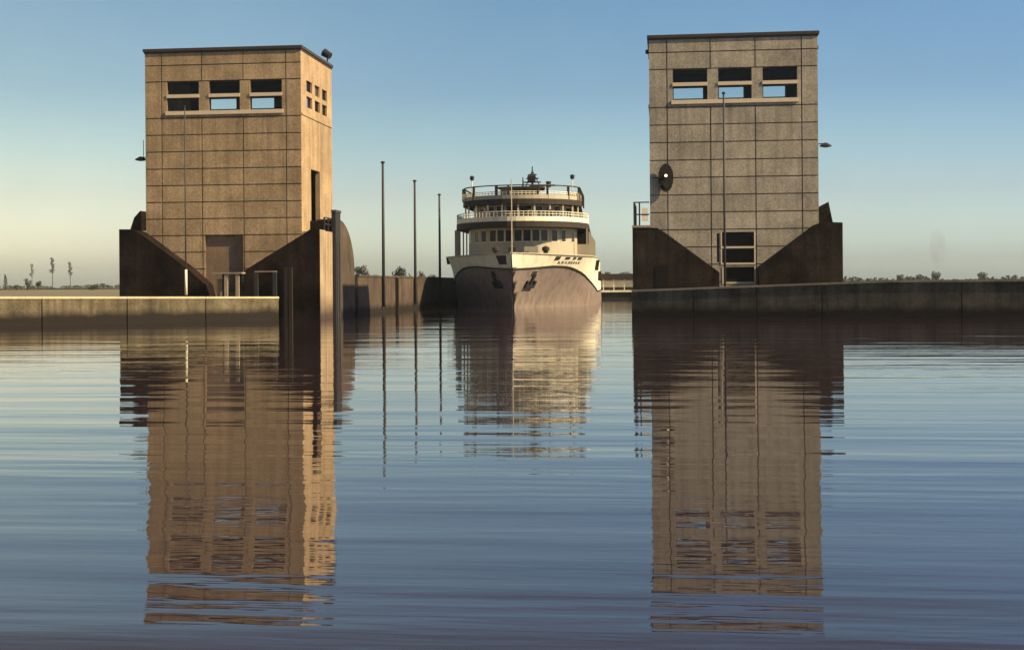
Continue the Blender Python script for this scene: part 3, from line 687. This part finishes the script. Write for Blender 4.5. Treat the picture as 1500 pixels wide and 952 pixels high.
# anchors and hawse pipes
def hull_frame(y, z, s):
    p = Vector((s*hb(y,z), y, z)); dy = Vector((s*hb(y+.3,z), y+.3, z))-p; dz = Vector((s*hb(y,z+.2), y, z+.2))-p
    n = dy.cross(dz).normalized(); 
    if n.x*s < 0: n = -n
    return p, dy.normalized(), dz.normalized(), n
def hull_box(mb, y, z, s, du0, du1, dv0, dv1, t0=-.02, t1=.05):
    p,u,v,n = hull_frame(y,z,s); vs = []
    for dv in (dv0,dv1):
        for du,tt in ((du0,t0),(du1,t0),(du1,t1),(du0,t1)):
            vs.append(p+u*du+v*dv+n*tt)
    return mb.add(vs, [(0,3,2,1),(4,5,6,7),(0,1,5,4),(1,2,6,5),(2,3,7,6),(3,0,4,7)])
for s in (-1,1):
    y = .75
    a = MB()
    hull_box(a,y,2.75,s,-.12,.12,-.6,.65,.0,.22); hull_box(a,y,2.15,s,-.65,.65,-.16,.16,.02,.25); hull_box(a,y,2.45,s,-.65,-.42,-.35,.25,.02,.25); hull_box(a,y,2.45,s,.42,.65,-.35,.25,.02,.25)
    a.build('anchor', M['dark_metal'], ship)
    h_ = MB(); hull_box(h_,y-.1,3.35,s,-.3,.3,-.25,.25,-.02,.06); h_.build('hawse_pipe', M['deck'], ship)
# fairleads and lettering on the bulwark
for y,du,v0,v1,z,sd_ in ((3.4,.35,-.12,.12,4.86,1),(4.4,.25,-.12,.12,4.86,1),(5.4,.4,-.12,.12,4.86,1),(2.2,.35,-.18,.2,4.84,1),(-.9,.68,-.5,.42,4.7,-1)):
    f_ = MB(); hull_box(f_, y, z, sd_, -du, du, v0, v1, -.02, .045); f_.build('fairlead', M['deck'], ship)
lt_ = MB(); y = 2.7
for i,(wd,ht) in enumerate(((.34,.36),(.26,.26),(.3,.26),(.26,.26),(.3,.26),(.24,.26),(.28,.26),(.26,.26))):
    hull_box(lt_, y, 4.42, 1, -wd/2, -wd/2+.09, -ht/2, ht/2, -.01, .03)
    hull_box(lt_, y, 4.42, 1, wd/2-.09, wd/2, -ht/2, ht/2 if i%2 else 0, -.01, .03)
    hull_box(lt_, y, 4.42, 1, -wd/2+.09, wd/2-.09, (ht/2-.09 if i%3 else -.04), (ht/2 if i%3 else .05), -.01, .03)
    y += .43
lt_.build('bow_lettering', M['dark_metal'], ship)
# hanging fenders and dark scuttles on the lit flank
for y,z in ((14.5,4.3),(27,3.2)):
    fb = MB(); hull_box(fb, y, z, 1, -.35,.35,-.55,.55,.0,.35); fb.build('fender', M['timber'], ship)
fb = MB(); hull_box(fb, 12, 5.0, -1, -.35,.35,-.5,.3,.0,.3); fb.build('fender', M['timber'], ship)
# windlass and crew gear on the foredeck
MB().box(-.9,.9,2.6,3.4,4.6,5.5).tube((-1.3,3.0,5.2),(1.3,3.0,5.2),.32,n=12).build('windlass', M['deck'], ship)
MB().box(-.5,.25,.4,.9,4.6,5.9).build('ventilator', M['deck'], ship)

# ------------------------------------------------------------------ landing stage
LY = 205.0
lx0, lx1 = at(868,LY), at(946,LY); lcx = (lx0+lx1)/2
ls = empty('landing_stage', (lcx,LY,0), 'low floating landing stage with thick dark roof and pale wall band beyond the ship', 'landing stage')
off = (lcx,LY,0)
MB().box(lx0,lx1,LY,LY+6,-.4,1.0).build('pontoon', M['dark_metal'], ls, offset=off)
MB().box(lx0+.4,lx1,LY+.5,LY+5.5,1.0,2.75).build('wall', M['white'], ls, offset=off)
MB().box(lx0-.3,lx1+.3,LY-.3,LY+6.3,2.9,3.75).build('roof', M['deck'], ls, offset=off)
MB().box(lx0-.2,lx1+.2,LY-.25,LY+.1,1.002,1.3).build('rubbing_strake', M['white'], ls, offset=off)
MB().box(lx0+.3,lx1,LY+.44,LY+.49,1.0,1.75).build('dado', M['canal'], ls, offset=off)
for i in range(6):
    x = lx0+i*(lx1-lx0-.12)/5; MB().box(x,x+.12,LY-.1,LY+.02,1.302,2.948).build('post', M['pale'], ls, offset=off)

# ------------------------------------------------------------------ far trees
def leaf_cloud(mb, c, rad, n, size, rnd):
    for _ in range(n):
        while True:
            p = Vector((rnd.uniform(-1,1),rnd.uniform(-1,1),rnd.uniform(-1,1)))
            if p.length < 1: break
        p = Vector((c[0]+p.x*rad[0],c[1]+p.y*rad[1],c[2]+p.z*rad[2]))
        a = Vector((rnd.gauss(0,1),rnd.gauss(0,1),rnd.gauss(0,1))).normalized(); b = a.orthogonal().normalized(); q = a.cross(b)
        s = size*rnd.uniform(.6,1.3)
        mb.add([p+b*s, p+q*s*.8, p-b*s, p-q*s*.8], [(0,1,2,3)])
def tree(pxl, Y, h, wd, shape, label, name='tree', z0=1.6, mat='leaf', seed=0, cat='tree', group='far trees on the horizon'):
    rnd = random.Random(seed*31+int(pxl)); X = at(pxl,Y)
    root = empty(name, (X,Y,z0), label, cat, group)
    tr = MB().tube((0,0,-.3),(0,0,h*.55),wd*.07,wd*.04,6)
    for k in range(4):
        a = rnd.uniform(0,6.28); z = h*rnd.uniform(.35,.55); tr.tube((0,0,z),(math.cos(a)*wd*.3,math.sin(a)*wd*.3,z+h*.18),wd*.03,wd*.012,5)
    tr.build('trunk', M['bark'], root)
    cr = MB()
    if shape == 'round':
        for k in range(14):
            c = (rnd.uniform(-.33,.33)*wd, rnd.uniform(-.33,.33)*wd, h*rnd.uniform(.22,.86)); s = wd*rnd.uniform(.18,.30)
            leaf_cloud(cr, c, (s,s,max(s*.9,h*.10)), 70, max(.12,wd*.05), rnd)
    elif shape == 'slim':
        for k in range(10):
            z = h*(.2+.78*k/9); s = wd*.5*(1-.75*(k/9))+.05*wd
            leaf_cloud(cr, (rnd.uniform(-.1,.1)*wd,rnd.uniform(-.1,.1)*wd,z), (s,s,h*.07), 36, wd*.09, rnd)
    else:                     # high crowned pine on a bare trunk
        MBt = MB().tube((0,0,h*.5),(0,0,h*.92),wd*.045,wd*.02,6).build('upper_trunk', M['bark'], root)
        for k in range(8):
            z = h*(.56+.44*k/7); s = wd*(.36+.14*math.sin(k*2.1))*(1-.35*k/7)
            leaf_cloud(cr, (rnd.uniform(-.2,.2)*wd,rnd.uniform(-.2,.2)*wd,z), (s,s,h*.045), 46, wd*.08, rnd)
    cr.build('crown', M[mat], root, fix=False)
    return root
def pm(Y): return F/Y
def tree_px(pxl, ytop, Y, wpx, shape, label, **k):
    z0 = k.pop('z0', 1.6); top = zz(pxl, ytop, Y); tree(pxl, Y, top-z0, wpx/pm(Y), shape, label, z0=z0, **k)
tree_px(8, 403, 420, 8, 'slim', 'thin pointed tree at the left edge of the horizon', mat='leaf_far')
tree_px(24, 417, 450, 7, 'round', 'tiny round tree on the horizon between the pointed tree and the broad one', mat='leaf_far')
tree_px(40, 407, 420, 12, 'round', 'broad dark tree near the left end of the horizon, taller of a close pair', mat='leaf_far')
tree_px(57, 410, 420, 9, 'round', 'smaller dark tree just right of the broad one on the left horizon', mat='leaf_far')
tree_px(77, 379, 900, 10, 'pine', 'tallest lone pine on the left horizon, hazy', mat='leaf_far')
tree_px(103, 385, 980, 9, 'pine', 'second tall hazy pine, nearer the left tower', mat='leaf_far')
tree_px(47, 388, 1700, 8, 'pine', 'faintest tall pine rising behind the pair of dark trees', mat='leaf_far')
tree_px(137, 418, 380, 14, 'round', 'low rounded tree on the horizon close to the left tower', mat='leaf_far')
for p,y,w_,lab in ((530,384,20,'bushy tree over the canal wall just right of the left tower'),(548,398,18,'low tree over the canal wall left of the tallest mast'),(588,388,26,'broad tree over the canal wall left of the middle mast'),(618,394,18,'tree over the canal wall just right of the middle mast'),(634,399,16,'low tree over the canal wall left of the shortest mast'),(652,404,14,'lowest tree over the canal wall, touching the ship')):
    tree_px(p,y+4,300,w_*1.15,'round',lab,group='trees beyond the canal wall',mat='leaf_far')
for p,y,w_,lab in ((1318,402,11,'tree on the right horizon, leftmost of a close pair'),(1346,401,10,'tree on the right horizon, rightmost of a close pair'),(1371,398,13,'tallest small tree on the right horizon, under the faint smoke'),(1438,399,14,'round tree standing alone toward the right end of the horizon'),(890,398,22,'tree behind the landing stage beside the ship'),(917,399,20,'tree behind the landing stage beside the right tower')):
    tree_px(p,y,430 if p>1000 else 600,w_,'round',lab,mat='leaf_far',z0=2.0)
# far wood along the horizon: reads as one mass
wd = MB(); rnd = random.Random(5)
for p0,p1,Y,ht in ((-60,215,800,3.0),(470,940,760,5.5),(1190,1560,620,3.2)):
    x0,x1 = at(p0,Y),at(p1,Y); n = int((x1-x0)/3.0)
    for i in range(n):
        x = x0+(x1-x0)*i/n; h_ = ht*(.55+.45*math.sin(i*.37)*math.sin(i*.11+2)+rnd.uniform(-.2,.25))
        leaf_cloud(wd, (x,Y+rnd.uniform(-12,12),1.6+h_*.35), (3.6,4,max(1.2,h_*.6)), 40, .85, rnd)
tag(wd.build('far_wood', M['leaf_far'], fix=False), kind='stuff')

# ------------------------------------------------------------------ faint smoke on the right
def smoke_mat():
    m = bpy.data.materials.new('thin_smoke'); m.use_nodes = True; nt = m.node_tree; nt.nodes.clear()
    out = nt.nodes.new('ShaderNodeOutputMaterial'); v = nt.nodes.new('ShaderNodeVolumePrincipled')
    v.inputs['Color'].default_value = (.30,.34,.38,1)
    d = math_(nt, 'MULTIPLY', math_(nt, 'SUBTRACT', noise(nt, pos(nt, (1,1,.5)), .22, 3), .36, clamp=True), .16)
    nt.links.new(d, v.inputs['Density']); nt.links.new(v.outputs[0], out.inputs['Volume']); return m
sxm = at(1374, 720)
sm = MB().lathe((sxm,720,2.2), [(.5,0),(1.0,2),(1.6,5),(2.6,9),(3.8,14),(4.4,19),(3.6,24),(1.5,27)], 20).build('smoke', smoke_mat()); tag(sm, kind='stuff')

# ------------------------------------------------------------------ air
def haze_mat():
    m = bpy.data.materials.new('haze_air'); m.use_nodes = True; nt = m.node_tree; nt.nodes.clear()
    out = nt.nodes.new('ShaderNodeOutputMaterial'); v = nt.nodes.new('ShaderNodeVolumePrincipled')
    v.inputs['Color'].default_value = (.82,.90,.95,1); v.inputs['Density'].default_value = .00013; v.inputs['Anisotropy'].default_value = 0.3
    nt.links.new(v.outputs[0], out.inputs['Volume']); return m
HAZE = True
if HAZE:
    hz = MB().box(-2650,2650,-550,2650,-4,34).build('haze', haze_mat()); tag(hz, kind='stuff')
